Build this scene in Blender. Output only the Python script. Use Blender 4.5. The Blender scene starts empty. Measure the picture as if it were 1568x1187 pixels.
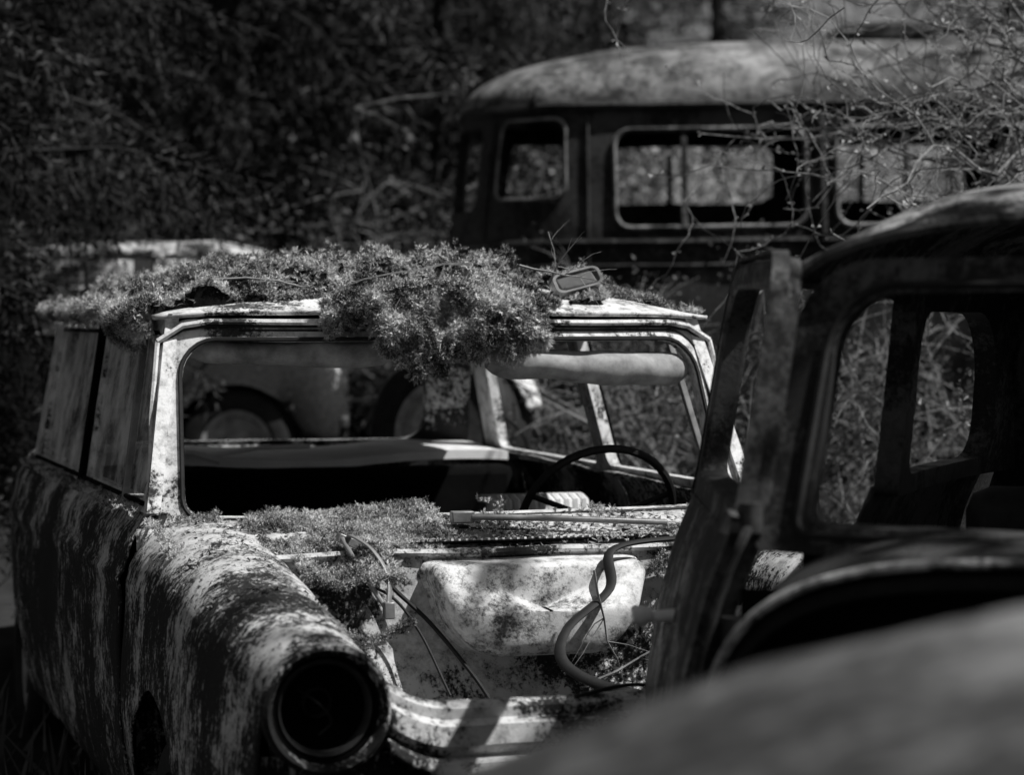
import bpy, math, random
import numpy as np
from mathutils import Vector, Matrix, noise
rnd = random.Random(7)
sc = bpy.context.scene
R = math.radians

# ------------------------------------------------------------------ materials
def nd(nt, t, **k):
    n = nt.nodes.new(t)
    for a, b in k.items():
        setattr(n, a, b)
    return n
def ramp(nt, src, stops):
    r = nd(nt, 'ShaderNodeValToRGB')
    e = r.color_ramp.elements
    while len(e) < len(stops): e.new(0.5)
    for i, (p, c) in enumerate(stops):
        e[i].position = p; e[i].color = (c, c, c, 1)
    nt.links.new(src, r.inputs[0])
    return r.outputs[0]
def noise_tex(nt, co, scale, detail=6, rough=.6, stretch=None):
    if stretch:
        m = nd(nt, 'ShaderNodeMapping'); m.inputs['Scale'].default_value = stretch
        nt.links.new(co, m.inputs[0]); co = m.outputs[0]
    n = nd(nt, 'ShaderNodeTexNoise')
    n.inputs['Scale'].default_value = scale; n.inputs['Detail'].default_value = detail
    n.inputs['Roughness'].default_value = rough
    nt.links.new(co, n.inputs['Vector'])
    return n.outputs['Fac']
def math_n(nt, op, a, b):
    m = nd(nt, 'ShaderNodeMath', operation=op)
    for i, x in enumerate((a, b)):
        if isinstance(x, (int, float)): m.inputs[i].default_value = x
        else: nt.links.new(x, m.inputs[i])
    return m.outputs[0]
def newmat(name):
    m = bpy.data.materials.new(name); m.use_nodes = True
    nt = m.node_tree
    return m, nt, nt.nodes['Principled BSDF']

def weathered(name, paint=.6, rust=.05, cover=.5, scale=5, streak=0.0, rough=.55, bump=.25, sharp=.03, spec=.4, topbias=0.0, big_w=.45):
    """peeling paint over dark rust; streak = vertically run-down stains; topbias shifts up-facing panels towards the lighter paint tone"""
    m, nt, b = newmat(name)
    L = nt.links
    co = nd(nt, 'ShaderNodeTexCoord').outputs['Object']
    big = noise_tex(nt, co, scale*.35, 3, .55)
    mid = noise_tex(nt, co, scale*2.2, 8, .74)
    fine = noise_tex(nt, co, scale*14, 4, .7)
    a = math_n(nt, 'MULTIPLY', big, big_w)
    a = math_n(nt, 'ADD', a, math_n(nt, 'MULTIPLY', mid, .35*(1-streak*.3)))
    if streak:
        st = noise_tex(nt, co, scale*1.3, 6, .78, (8, 8, 1.7))
        a = math_n(nt, 'ADD', a, math_n(nt, 'MULTIPLY', st, .38*streak))
    a = math_n(nt, 'ADD', a, math_n(nt, 'MULTIPLY', fine, .22))
    k = (big_w+.35*(1-streak*.3)+.38*streak+.22)
    a = math_n(nt, 'DIVIDE', a, k)
    if topbias:
        g = nd(nt, 'ShaderNodeNewGeometry'); s = nd(nt, 'ShaderNodeSeparateXYZ')
        L.new(g.outputs['Normal'], s.inputs[0])
        mz = nd(nt, 'ShaderNodeMapRange'); L.new(s.outputs['Z'], mz.inputs[0])
        mz.inputs[1].default_value = .15; mz.inputs[2].default_value = .8
        mz.inputs[3].default_value = 0; mz.inputs[4].default_value = topbias
        a = math_n(nt, 'ADD', a, mz.outputs[0])
    mask = ramp(nt, a, [(max(0, cover-sharp), 0.0), (min(1, cover+sharp), 1.0)])
    pt = ramp(nt, mid, [(.36, paint*.38), (.56, paint)])
    ru = ramp(nt, fine, [(.3, rust*.35), (.7, rust*1.7)])
    mx = nd(nt, 'ShaderNodeMixRGB'); L.new(mask, mx.inputs[0]); L.new(ru, mx.inputs[1]); L.new(pt, mx.inputs[2])
    L.new(mx.outputs[0], b.inputs['Base Color'])
    rr = nd(nt, 'ShaderNodeMapRange'); L.new(mask, rr.inputs[0])
    rr.inputs[3].default_value = .9; rr.inputs[4].default_value = rough
    L.new(rr.outputs[0], b.inputs['Roughness'])
    b.inputs['Specular IOR Level'].default_value = spec
    hb = math_n(nt, 'ADD', math_n(nt, 'MULTIPLY', mask, .6), math_n(nt, 'MULTIPLY', fine, .6))
    bp = nd(nt, 'ShaderNodeBump'); bp.inputs['Strength'].default_value = bump; bp.inputs['Distance'].default_value = .006
    L.new(hb, bp.inputs['Height']); L.new(bp.outputs[0], b.inputs['Normal'])
    return m
def plain(name, c, rough=.8, var=.4, scale=8, spec=.3, bump=.2):
    m, nt, b = newmat(name)
    co = nd(nt, 'ShaderNodeTexCoord').outputs['Object']
    n = noise_tex(nt, co, scale, 5, .65)
    nt.links.new(ramp(nt, n, [(.3, c*(1-var)), (.7, min(1, c*(1+var)))]), b.inputs['Base Color'])
    b.inputs['Roughness'].default_value = rough; b.inputs['Specular IOR Level'].default_value = spec
    if bump:
        bp = nd(nt, 'ShaderNodeBump'); bp.inputs['Strength'].default_value = bump; bp.inputs['Distance'].default_value = .01
        nt.links.new(n, bp.inputs['Height']); nt.links.new(bp.outputs[0], b.inputs['Normal'])
    return m
def foliage(name, lo, hi, scale=1.5, trans=.0, a=.3, z=.72):
    m, nt, b = newmat(name)
    L = nt.links
    nt.nodes.remove(b)
    g = nd(nt, 'ShaderNodeNewGeometry')
    n = noise_tex(nt, g.outputs['Position'], scale, 1, .6)
    mixv = math_n(nt, 'ADD', math_n(nt, 'MULTIPLY', n, .7), math_n(nt, 'MULTIPLY', g.outputs['Random Per Island'], .3))
    c = ramp(nt, mixv, [(a, lo), (z, hi)])
    d = nd(nt, 'ShaderNodeBsdfDiffuse'); L.new(c, d.inputs[0])
    last = d
    if trans:
        t = nd(nt, 'ShaderNodeBsdfTranslucent'); L.new(c, t.inputs[0])
        m1 = nd(nt, 'ShaderNodeMixShader'); m1.inputs[0].default_value = trans
        L.new(d.outputs[0], m1.inputs[1]); L.new(t.outputs[0], m1.inputs[2]); last = m1
    L.new(last.outputs[0], nt.nodes['Material Output'].inputs[0])
    return m
def dirt_sheen_glass(name, dirt_sheen_lo=.05, dirt_sheen_hi=.55, col=.7, gloss=.3):
    """old dusty glass: see-through, with a blotchy pale film for dust and painted-in reflections, plus a soft gloss"""
    m, nt, b = newmat(name)
    L = nt.links
    co = nd(nt, 'ShaderNodeTexCoord').outputs['Object']
    n = noise_tex(nt, co, 4.5, 7, .68)
    f = ramp(nt, n, [(.40, dirt_sheen_lo), (.62, dirt_sheen_hi)])
    tr = nd(nt, 'ShaderNodeBsdfTransparent'); tr.inputs[0].default_value = (.85, .85, .85, 1)
    gl = nd(nt, 'ShaderNodeBsdfGlossy'); gl.inputs['Roughness'].default_value = .06
    df = nd(nt, 'ShaderNodeBsdfDiffuse'); df.inputs[0].default_value = (col, col, col, 1)
    a = nd(nt, 'ShaderNodeMixShader'); L.new(f, a.inputs[0]); L.new(tr.outputs[0], a.inputs[1]); L.new(df.outputs[0], a.inputs[2])
    c = nd(nt, 'ShaderNodeMixShader'); c.inputs[0].default_value = gloss; L.new(a.outputs[0], c.inputs[1]); L.new(gl.outputs[0], c.inputs[2])
    L.new(c.outputs[0], nt.nodes['Material Output'].inputs[0])
    return m

M_body = weathered('peeling_white_paint', .60, .012, .528, 7, streak=.9, topbias=.028, bump=.45, big_w=.35, sharp=.018)
M_frame = weathered('chipped_white_paint', .76, .04, .458, 9, streak=.1, topbias=.02, bump=.3, sharp=.02)
M_bay = weathered('engine_bay_paint', .62, .02, .490, 8, streak=.3, bump=.35, sharp=.02)
M_tank = weathered('heater_box_enamel', .72, .06, .435, 10, streak=.0, bump=.25, sharp=.04)
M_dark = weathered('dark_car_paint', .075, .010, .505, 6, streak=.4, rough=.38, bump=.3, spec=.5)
M_darkroof = weathered('pale_roof_paint', .42, .04, .50, 7, streak=.1, rough=.5, bump=.3, topbias=.01)  # roof and scuttle rim tone, paler than the body sides
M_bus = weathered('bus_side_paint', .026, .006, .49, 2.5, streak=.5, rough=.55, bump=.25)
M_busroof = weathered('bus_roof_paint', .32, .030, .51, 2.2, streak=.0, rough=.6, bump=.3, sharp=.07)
M_busframe = weathered('bus_window_frame', .20, .02, .49, 6, rough=.5)
M_fore = weathered('grey_dappled_paint', .24, .02, .505, 3.0, streak=.0, rough=.6, bump=.1, sharp=.05, big_w=.8)  # broad mottling paints dappled light and shade into the tone
M_white = weathered('old_estate_paint', .55, .02, .62, 3, topbias=.18)
M_rubber = plain('perished_rubber', .015, .7, .5, 20)
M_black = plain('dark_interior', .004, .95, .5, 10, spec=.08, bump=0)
M_trim = plain('faded_trim', .10, .8, .4, 14)
M_visor = plain('visor_vinyl', .30, .7, .5, 14)
M_shelf = plain('sunlit_pale_shelf', .88, .5, .12, 5)  # pale shelf, whitened further to stand for sunlight on it
M_metal = plain('dull_metal', .20, .35, .5, 12, spec=.8)
M_darkmetal = plain('rusty_metal', .04, .6, .6, 25, spec=.5)
M_seat = plain('cracked_seat_vinyl', .05, .6, .5, 12)
M_ivory = plain('ivory_vinyl', .75, .5, .2, 12)
M_rim = plain('rusty_wheel_rim', .34, .5, .5, 14)
M_moss = foliage('moss_fronds', .04, .74, 9, .0, .39, .63)
M_mossbase = plain('moss_base', .010, 1, .6, 30, spec=.05, bump=.6)
M_spruce = foliage('spruce_needles', .004, .11, 1.3, 0, .45, .74)
M_leaf = foliage('undergrowth_leaves', .03, .20, 2.0, .3, .36, .7)
M_leaf2 = foliage('sunlit_leaves_lichen', .12, .62, 2.0, .3, .34, .64)  # lighter leaf copy with sunlight put into its colour; also used for lichen
M_bark = plain('bark', .03, .95, .6, 10, bump=.8)
M_twig = plain('lichened_twigs', .20, .9, .6, 18, bump=.5)
M_deadleaf = foliage('dead_leaves', .04, .3, 20)
M_grass = foliage('grass_blades', .04, .2, 3)
M_ground = plain('forest_floor', .03, 1, .6, 3, spec=.05, bump=.8)
M_glass = dirt_sheen_glass('dirt_sheen_window_glass', .10, .85, .9, .22)  # pale film covers dust and stands in for bright foliage reflections

# ------------------------------------------------------------------ mesh builder
class MB:
    def __init__(s): s.v = []; s.f = []; s.m = []; s.cm = 0
    def add(s, vs, fs, m=None):
        o = len(s.v); s.v += [tuple(v) for v in vs]
        s.f += [tuple(i+o for i in f) for f in fs]; s.m += [s.cm if m is None else m]*len(fs)
    def tube(s, pts, r, n=7, cap=True, flat=1.0):
        pts = [Vector(p) for p in pts]; k = len(pts)
        rs = r if isinstance(r, (list, tuple)) else [r]*k
        vs = []; ref = Vector((0, 0, 1))
        d0 = (pts[1]-pts[0]).normalized()
        if abs(d0.dot(ref)) > .9: ref = Vector((1, 0, 0))
        for i, p in enumerate(pts):
            d = (pts[min(i+1, k-1)]-pts[max(i-1, 0)])
            d = d.normalized() if d.length > 1e-9 else d0
            a = d.cross(ref)
            if a.length < 1e-4: a = d.orthogonal()
            a.normalize(); b = a.cross(d).normalized(); ref = b
            for j in range(n):
                t = 2*math.pi*j/n
                vs.append(p+a*math.cos(t)*rs[i]+b*math.sin(t)*rs[i]*flat)
        fs = [(i*n+j, i*n+(j+1) % n, (i+1)*n+(j+1) % n, (i+1)*n+j) for i in range(k-1) for j in range(n)]
        if cap: fs += [tuple(range(n))[::-1], tuple(range((k-1)*n, k*n))]
        s.add(vs, fs)
    def grid(s, fn, nu, nv, closed=False, matfn=None):
        vs = [fn(i/nu, j/nv) for i in range(nu+1) for j in range(nv+1)]
        o = len(s.v); s.v += [tuple(v) for v in vs]
        for i in range(nu):
            for j in range(nv):
                a = i*(nv+1)+j
                s.f.append((o+a, o+a+1, o+a+nv+2, o+a+nv+1))
                s.m.append(matfn(i, j) if matfn else s.cm)
    def box(s, c, size, rot=None):
        c = Vector(c); x, y, z = [q/2 for q in size]
        vs = [Vector((a*x, b*y, d*z)) for a in (-1, 1) for b in (-1, 1) for d in (-1, 1)]
        if rot is not None: vs = [rot @ v for v in vs]
        s.add([v+c for v in vs], [(0,1,3,2),(4,6,7,5),(0,4,5,1),(2,3,7,6),(0,2,6,4),(1,5,7,3)])
    def beam(s, a, b, w, d, ref=(0, 1, 0)):
        a = Vector(a); b = Vector(b); z = (b-a).normalized(); x = z.cross(Vector(ref)).normalized(); y = z.cross(x)
        vs = []
        for p in (a, b):
            for i, j in ((-1,-1),(1,-1),(1,1),(-1,1)): vs.append(p+x*w/2*i+y*d/2*j)
        s.add(vs, [(0,1,2,3)[::-1],(4,5,6,7),(0,1,5,4),(1,2,6,5),(2,3,7,6),(3,0,4,7)])
    def ring(s, inner, outer, fmap, off, k=2):
        n = len(inner); vs = []
        for lay in range(2):
            for q in range(k+1):
                t = q/k
                for (a, b), (c, d) in zip(inner, outer):
                    p = Vector(fmap(a+(c-a)*t, b+(d-b)*t))
                    if lay: p = p+Vector(off)
                    vs.append(p)
        fs = []
        def I(l, q, i): return (l*(k+1)+q)*n+i % n
        for i in range(n):
            for q in range(k):
                fs.append((I(0,q,i), I(0,q,i+1), I(0,q+1,i+1), I(0,q+1,i)))
                fs.append((I(1,q,i), I(1,q+1,i), I(1,q+1,i+1), I(1,q,i+1)))
            fs.append((I(0,0,i), I(1,0,i), I(1,0,i+1), I(0,0,i+1)))
            fs.append((I(0,k,i), I(0,k,i+1), I(1,k,i+1), I(1,k,i)))
        s.add(vs, fs)
    def lathe(s, prof, c, axis='y', n=40, sx=1):
        vs = []
        for (r, h) in prof:
            for j in range(n):
                t = 2*math.pi*j/n; a, b = r*math.cos(t), r*math.sin(t)
                p = {'y': (a, h, b), 'z': (a, b, h), 'x': (h, a, b)}[axis]
                vs.append(Vector(p)+Vector(c))
        k = len(prof)
        s.add(vs, [(i*n+j, i*n+(j+1) % n, (i+1)*n+(j+1) % n, (i+1)*n+j) for i in range(k-1) for j in range(n)])
    def obj(s, name, mats, parent=None, smooth=True, dent=0, bevel=0, solid=0, angle=40, dscale=4):
        me = bpy.data.meshes.new(name)
        if dent:
            vv = []
            for v in s.v:
                q = noise.noise_vector(Vector(v)*dscale)
                vv.append((v[0]+q.x*dent, v[1]+q.y*dent, v[2]+q.z*dent))
            s.v = vv
        me.from_pydata(s.v, [], s.f)
        for m in mats: me.materials.append(m)
        me.polygons.foreach_set('material_index', s.m)
        if smooth:
            me.polygons.foreach_set('use_smooth', [True]*len(s.f))
            try: me.set_sharp_from_angle(angle=R(angle))
            except Exception: pass
        me.update()
        o = bpy.data.objects.new(name, me); sc.collection.objects.link(o)
        if parent: o.parent = parent
        if solid:
            md = o.modifiers.new('s', 'SOLIDIFY'); md.thickness = solid; md.offset = 0
        if bevel:
            md = o.modifiers.new('b', 'BEVEL'); md.width = bevel; md.segments = 2; md.limit_method = 'ANGLE'
        return o
def empty(name, loc, rz=0, rx=0, ry=0, scale=1):
    e = bpy.data.objects.new(name, None); sc.collection.objects.link(e)
    e.location = loc; e.rotation_euler = (rx, ry, rz); e.scale = (scale,)*3
    return e
def rrect(x0, x1, z0, z1, r, n=6, m=6, rs=None):
    rs = rs or (r, r, r, r)   # bl, br, tr, tl
    P = []
    cs = [(x0+rs[0], z0+rs[0], math.pi, rs[0]), (x1-rs[1], z0+rs[1], 1.5*math.pi, rs[1]), (x1-rs[2], z1-rs[2], 0, rs[2]), (x0+rs[3], z1-rs[3], .5*math.pi, rs[3])]
    for q in range(4):
        cx, cz, a0, rr = cs[q]
        arc = [(cx+rr*math.cos(a0+i/n*math.pi/2), cz+rr*math.sin(a0+i/n*math.pi/2)) for i in range(n+1)]
        P += arc
        cx, cz, a0, rr = cs[(q+1) % 4]
        e = (cx+rr*math.cos(a0), cz+rr*math.sin(a0)); s0 = arc[-1]
        P += [(s0[0]+(e[0]-s0[0])*i/m, s0[1]+(e[1]-s0[1])*i/m) for i in range(1, m)]
    return P
def lerp_tab(tab, y):
    if y <= tab[0][0]: return tab[0][1:]
    for a, b in zip(tab, tab[1:]):
        if y <= b[0]:
            t = (y-a[0])/(b[0]-a[0]); t = t*t*(3-2*t) if len(tab) < 4 else t
            return tuple(p+(q-p)*t for p, q in zip(a[1:], b[1:]))
    return tab[-1][1:]
def mirror(o, name):
    c = bpy.data.objects.new(name, o.data); sc.collection.objects.link(c)
    c.parent = o.parent; c.scale = (-1, 1, 1)
    for m in o.modifiers:
        k = c.modifiers.new(m.name, m.type)
        for a in (('thickness', 'offset') if m.type == 'SOLIDIFY' else ('width', 'segments', 'limit_method')):
            setattr(k, a, getattr(m, a))
    return c
def wheel(parent, name, c, r=.31, w=.17, axis='x'):
    b = MB(); prof = [(r*.62, -w*.36), (r*.68, -w*.5), (r*.9, -w*.5), (r*.98, -w*.38), (r, -w*.15), (r, w*.15), (r*.98, w*.38), (r*.9, w*.5), (r*.68, w*.5), (r*.62, w*.36)]
    b.lathe(prof, c, axis, 48)
    b.cm = 1
    b.lathe([(.001, -w*.2), (r*.22, -w*.26), (r*.26, -w*.1), (r*.5, -w*.14), (r*.55, -w*.34), (r*.63, -w*.37)], c, axis, 40)
    b.lathe([(.001, w*.2), (r*.22, w*.26), (r*.26, w*.1), (r*.5, w*.14), (r*.55, w*.34), (r*.63, w*.37)], c, axis, 40)
    return b.obj(name, [M_rubber, M_rim], parent)
def spl(P, n=8):
    P = [Vector(p) for p in P]; out = []
    Q = [P[0]*2-P[1]]+P+[P[-1]*2-P[-2]]
    for i in range(1, len(Q)-2):
        a, b_, c, d = Q[i-1:i+3]
        for k in range(n):
            t = k/n
            out.append(.5*((2*b_)+(c-a)*t+(2*a-5*b_+4*c-d)*t*t+(3*b_-a-3*c+d)*t**3))
    out.append(P[-1]); return out

# ------------------------------------------------------------------ ground
def gz(x, y):
    t = min(1, max(0, (y-8.3)/2.0)); t = t*t*(3-2*t)
    far = min(1, max(0, (y-12)/30))
    return .58*t+.5*far+.05*noise.noise(Vector((x*.6, y*.6, 0)))+.02*noise.noise(Vector((x*3, y*3, 5)))
xs = sorted(set([round(-12+i*.25, 3) for i in range(97)]+[-300, -150, -80, -40, -25, -16, 16, 25, 40, 80, 150, 300]))
ys = sorted(set([round(-4+i*.25, 3) for i in range(105)]+[-300, -150, -60, -20, -8, 26, 34, 50, 80, 150, 300, 600]))
b = MB()
vs = [(x, y, gz(x, y)) for x in xs for y in ys]; ny = len(ys)
b.add(vs, [(i*ny+j, (i+1)*ny+j, (i+1)*ny+j+1, i*ny+j+1) for i in range(len(xs)-1) for j in range(ny-1)])
b.obj('ground', [M_ground])

# ------------------------------------------------------------------ scattered small-face helpers
def tris_object(name, base, mat, parent=None):
    n = len(base)
    me = bpy.data.meshes.new(name)
    me.vertices.add(n*3); me.vertices.foreach_set('co', base.astype(np.float32).ravel())
    me.loops.add(n*3); me.loops.foreach_set('vertex_index', np.arange(n*3, dtype=np.int32))
    me.polygons.add(n); me.polygons.foreach_set('loop_start', np.arange(0, n*3, 3, dtype=np.int32))
    me.polygons.foreach_set('loop_total', np.full(n, 3, dtype=np.int32))
    me.materials.append(mat); me.update(calc_edges=True)
    o = bpy.data.objects.new(name, me); sc.collection.objects.link(o)
    if parent: o.parent = parent
    return o
rng = np.random.default_rng(3)
def rand_rot(n, rng, up=None, tilt=.5):
    if up is None: up = np.tile(np.array([0, 0, 1.]), (n, 1))
    z = up+rng.normal(0, tilt, (n, 3)); z /= np.linalg.norm(z, axis=1)[:, None]
    h = rng.normal(0, 1, (n, 3)); x = np.cross(h, z); x /= np.linalg.norm(x, axis=1)[:, None]
    y = np.cross(z, x)
    return np.stack([x, y, z], axis=2)
def sprig(rng, stems=4, leaves=6, L=1.0):
    T = []
    for s in range(stems):
        d = np.array([rng.normal(0, .6), rng.normal(0, .6), 1.]); d /= np.linalg.norm(d)
        side = np.cross(d, rng.normal(0, 1, 3)); side /= np.linalg.norm(side)
        nrm = np.cross(d, side)
        for i in range(leaves):
            t = (i+1)/leaves; p = d*L*t + np.array([0, 0, -.25*L*t*t])
            l = L*.34*(1.1-t*.8)
            for sg in (-1, 1):
                e = p+(side*sg*.9+d*.5+nrm*rng.normal(0, .4))*l
                w = nrm*l*.18+d*l*.14
                T.append([p-w, p+w, e])
        T.append([np.zeros(3)-side*.03*L, side*.03*L, d*L])
    return np.array(T)
SPR = [sprig(rng) for _ in range(6)]
def moss_tris(P, N, size, tilt=.45):
    P = np.array(P); N = np.array(N); size = np.array(size); out = []
    idx = rng.integers(0, len(SPR), len(P))
    for k in range(len(SPR)):
        m = idx == k
        if not m.any(): continue
        Rm = rand_rot(m.sum(), rng, N[m], tilt)
        t = SPR[k]
        v = np.einsum('nij,tkj->ntki', Rm, t)*size[m][:, None, None, None]+P[m][:, None, None, :]
        out.append(v.reshape(-1, 3, 3))
    return np.concatenate(out)

# ================================================================== MAIN CAR
car = empty('abandoned_sedan', (-.124, 6.322, 0), R(18))
FT = [(-1.46, -.725, .128, .695, .122), (-1.36, -.725, .135, .698, .130), (-1.0, -.72, .155, .71, .158), (-.6, -.71, .170, .72, .18), (-.3, -.70, .180, .735, .19), (0, -.70, .188, .755, .195)]
def fend_prof(y):
    cx, rx, cz, rz = lerp_tab(FT, y)
    zb = .2
    ay, ar, az = -.42, .31, .275
    if abs(y-ay) < ar: zb = max(zb, az+math.sqrt(ar*ar-(y-ay)**2))
    P = []
    for i in range(9):
        t = i/8; z = zb+(cz-zb)*t
        tt = (z-.2)/(cz-.2)
        P.append((cx-rx+.03*(1-tt)**1.5-.022*math.sin(math.pi*tt), z))
    for i in range(1, 15):
        a = math.pi*(1-i/14*.98)
        c, s_ = math.cos(a), math.sin(a)
        ex = .82+.18*min(1, max(0, -y/1.2))
        P.append((cx+rx*math.copysign(abs(c)**ex, c), cz+rz*abs(s_)**ex))
    P.append((cx+rx*.98, cz-.06))
    return P
b = MB()
def ff(u, v):
    y = -1.46+u*1.445; P = fend_prof(y); k = v*(len(P)-1); i = min(int(k), len(P)-2); t = k-i
    return (P[i][0]+(P[i+1][0]-P[i][0])*t, y, P[i][1]+(P[i+1][1]-P[i][1])*t)
b.grid(ff, 80, 23)
f1 = b.obj('front_fender', [M_body], car, dent=.009, solid=.006, angle=60, dscale=5)
mirror(f1, 'front_fender_other')
b = MB()
b.grid(lambda u, v: (-.862+.25*u, -.02, .2+.73*v), 6, 12); o = b.obj('wing_closing_plate', [M_body], car, solid=.004); mirror(o, 'wing_closing_plate_other')
b = MB(); c = (-.725, 0, .695)
b.lathe([(.129, -1.445), (.131, -1.462), (.128, -1.478), (.120, -1.483), (.112, -1.476), (.106, -1.46)], c, 'y', 64)
b.cm = 1
b.lathe([(.1065, -1.465), (.100, -1.455), (.098, -1.42), (.085, -1.385), (.05, -1.365), (.001, -1.36)], c, 'y', 48)
b.cm = 2
b.lathe([(.094, -1.440), (.098, -1.450), (.094, -1.457), (.088, -1.450), (.086, -1.43)], c, 'y', 48)
b.lathe([(.028, -1.395), (.032, -1.38), (.028, -1.36)], c, 'y', 24)
b.tube(spl([(-.76, -1.36, .72), (-.73, -1.42, .70), (-.70, -1.40, .66), (-.72, -1.38, .63)]), .003, 5)
hl = b.obj('headlight_shell', [M_body, M_black, M_darkmetal], car, dent=.003)
mirror(hl, 'headlight_shell_other')
b = MB(); b.grid(lambda u, v: (-.855+.32*u, -1.445+.06*abs(u-.45), .60-.40*v), 8, 8); o = b.obj('nose_panel', [M_body], car, dent=.006, solid=.005); mirror(o, 'nose_panel_other')
def side_panel(name, y0, y1, arch=None, tail=False):
    b = MB(); n = max(6, int((y1-y0)*24))
    Z = [(0, -.845), (.12, -.872), (.35, -.895), (.6, -.90), (.8, -.893), (.92, -.874), (1, -.835)]
    def fn(u, v):
        y = y0+(y1-y0)*u; top = .955+.02*min(1, max(0, y/2.2)); zb = .2
        if arch and abs(y-arch[0]) < arch[1]: zb = max(zb, .235+math.sqrt(arch[1]**2-(y-arch[0])**2))
        tt = v; z = zb+(top-zb)*tt; q = (z-.2)/(top-.2)
        x = lerp_tab(Z, q)[0]
        x += .012*math.exp(-((z-.80)/.02)**2)*-1
        x += .10*max(0, (y-2.2)/.85)**2
        return (x, y, z)
    b.grid(fn, n, 30)
    def fl(u, v):
        y = y0+(y1-y0)*u; top = .955+.02*min(1, max(0, y/2.2)); x = -.835+.10*max(0, (y-2.2)/.85)**2
        return (x+.06*v, y, top+.012*math.sin(v*2.2))
    b.grid(fl, n, 3)
    o = b.obj(name, [M_body], car, dent=.008, solid=.006, angle=60); mirror(o, name+'_other')
side_panel('front_door', -.006, 1.10)
side_panel('rear_door', 1.11, 2.18)
side_panel('rear_quarter', 2.19, 3.05, arch=(2.6, .32))
def smap(yy, z):
    t = (z-.97)/.47
    return (-.832+.085*t, yy+.22*t*(1-yy/2.4), z+.01)
for nm, a0, a1, i0, i1 in (('door_window_frame', .0, 1.10, .06, 1.06), ('rear_window_frame', 1.11, 2.35, 1.16, 2.18)):
    b = MB(); b.ring(rrect(i0, i1, .985, 1.415, .03), rrect(a0, a1, .955, 1.455, .004), smap, (.035, 0, 0), 3)
    o = b.obj(nm, [M_frame], car, dent=.002); mirror(o, nm+'_other')
    b = MB(); b.grid(lambda u, v: Vector(smap(i0-.01+(i1-i0+.02)*u, .975+.45*v))+Vector((.012, 0, 0)), 6, 6)
    b.obj(nm.replace('frame', 'glass'), [M_glass], car)
b = MB()
b.beam(Vector(smap(.33, .97))-Vector((.004, 0, 0)), Vector(smap(.30, 1.43))-Vector((.004, 0, 0)), .018, .02)
b.cm = 1
b.beam(Vector(smap(1.105, .95))-Vector((.006, 0, 0)), Vector(smap(1.105, 1.46))-Vector((.006, 0, 0)), .03, .03)
b.tube([Vector(smap(.05+2.2*i/12, .978))-Vector((.004, 0, 0)) for i in range(13)], .008, 5)
o = b.obj('window_divider', [M_metal, M_black], car, bevel=.003); mirror(o, 'window_divider_other')
def wmap(a, z):
    t = (z-.95)/.45
    return (a*(1-.035*t), .2*t-.12+.12*(a/.75)**2, z)
b = MB()
b.ring(rrect(-.735, .735, .955, 1.395, .06, rs=(.05, .05, .09, .09), m=16), rrect(-.80, .80, .915, 1.455, .05, rs=(.02, .02, .10, .10), m=16), wmap, (0, .05, 0), 3)
b.obj('windscreen_frame', [M_frame], car, dent=.003)
b = MB()
loop = rrect(-.742, .742, .948, 1.402, .06, rs=(.05, .05, .095, .095), m=16); loop.append(loop[0])
b.tube([Vector(wmap(a, z))+Vector((0, -.004, 0)) for a, z in loop], .006, 6, cap=False)
loop = rrect(-.765, .765, .93, 1.425, .06, rs=(.04, .04, .095, .095), m=16)
b.tube([Vector(wmap(a, z))+Vector((0, -.001, 0)) for a, z in loop[20:66]], .0035, 5, cap=False)
b.obj('windscreen_seal', [M_rubber], car)
b = MB()
rail = [Vector(smap(2.3-.2*i, 1.462))+Vector((-.018, 0, 0)) for i in range(11)]
front = []
for i in range(25):
    a = -.80+1.6*i/24; z = 1.447-.05*max(0, (abs(a)-.68)/.12)**2
    front.append(Vector(wmap(a, z))+Vector((0, -.018, 0)))
b.tube(front, .0085, 6)
b.tube(rail+[front[0]+Vector((-.0, .03, -.0))], .0085, 6)
b.tube([front[0], Vector(wmap(-.815, 1.2)), Vector(wmap(-.82, .95))], .007, 6)
b.tube([front[-1], Vector(wmap(.815, 1.2)), Vector(wmap(.82, .95))], .007, 6)
b.cm = 1
b.tube([p+Vector((0, .006, -.011)) for p in front], .004, 5)
b.obj('drip_rail', [M_frame, M_rubber], car, dent=.004)
def rmap(s, t):
    yf = .215-.12+.12*s*s
    y = yf+(2.42-yf)*t
    hw = .775*(1-.03*t)
    x = s*hw
    z = 1.458+.085*(1-abs(s)**3.5)*max(0, 1-abs(2*t-1)**5)**.8+.012*max(0, 1-abs(s)**6)
    return Vector((x, y, z))
b = MB(); b.grid(lambda u, v: rmap(-1+2*u, v**1.5), 48, 40)
b.obj('roof', [M_frame], car, dent=.005, solid=.012)
b = MB(); b.grid(lambda u, v: rmap(-1+2*u, v)-Vector((0, -.03, .045)), 20, 20); b.obj('headlining', [M_black], car)
def bmap(a, z):
    t = (z-.98)/.46
    return (a*(1-.08*t), 2.68-.27*t-.10*(a/.75)**2, z)
b = MB(); b.ring(rrect(-.62, .62, 1.01, 1.40, .08, m=12), rrect(-.78, .78, .96, 1.46, .03, m=12), bmap, (0, -.04, 0), 3)
b.obj('rear_screen_frame', [M_body], car, dent=.003)
b = MB()
b.grid(lambda u, v: (-.76+1.52*u, 2.0+.55*v, .985+.012*math.sin(9*u)+.012*v), 24, 8)
b.grid(lambda u, v: (-.76+1.52*u, 1.99, .955+.03*v+.012*math.sin(9*u)), 24, 2)
b.obj('parcel_shelf', [M_shelf], car, dent=.006)
b = MB()
b.grid(lambda u, v: (-.72+1.44*u, 2.62+.5*v, .985-.05*v**2-.05*abs(2*u-1)**4), 16, 8)
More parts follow.
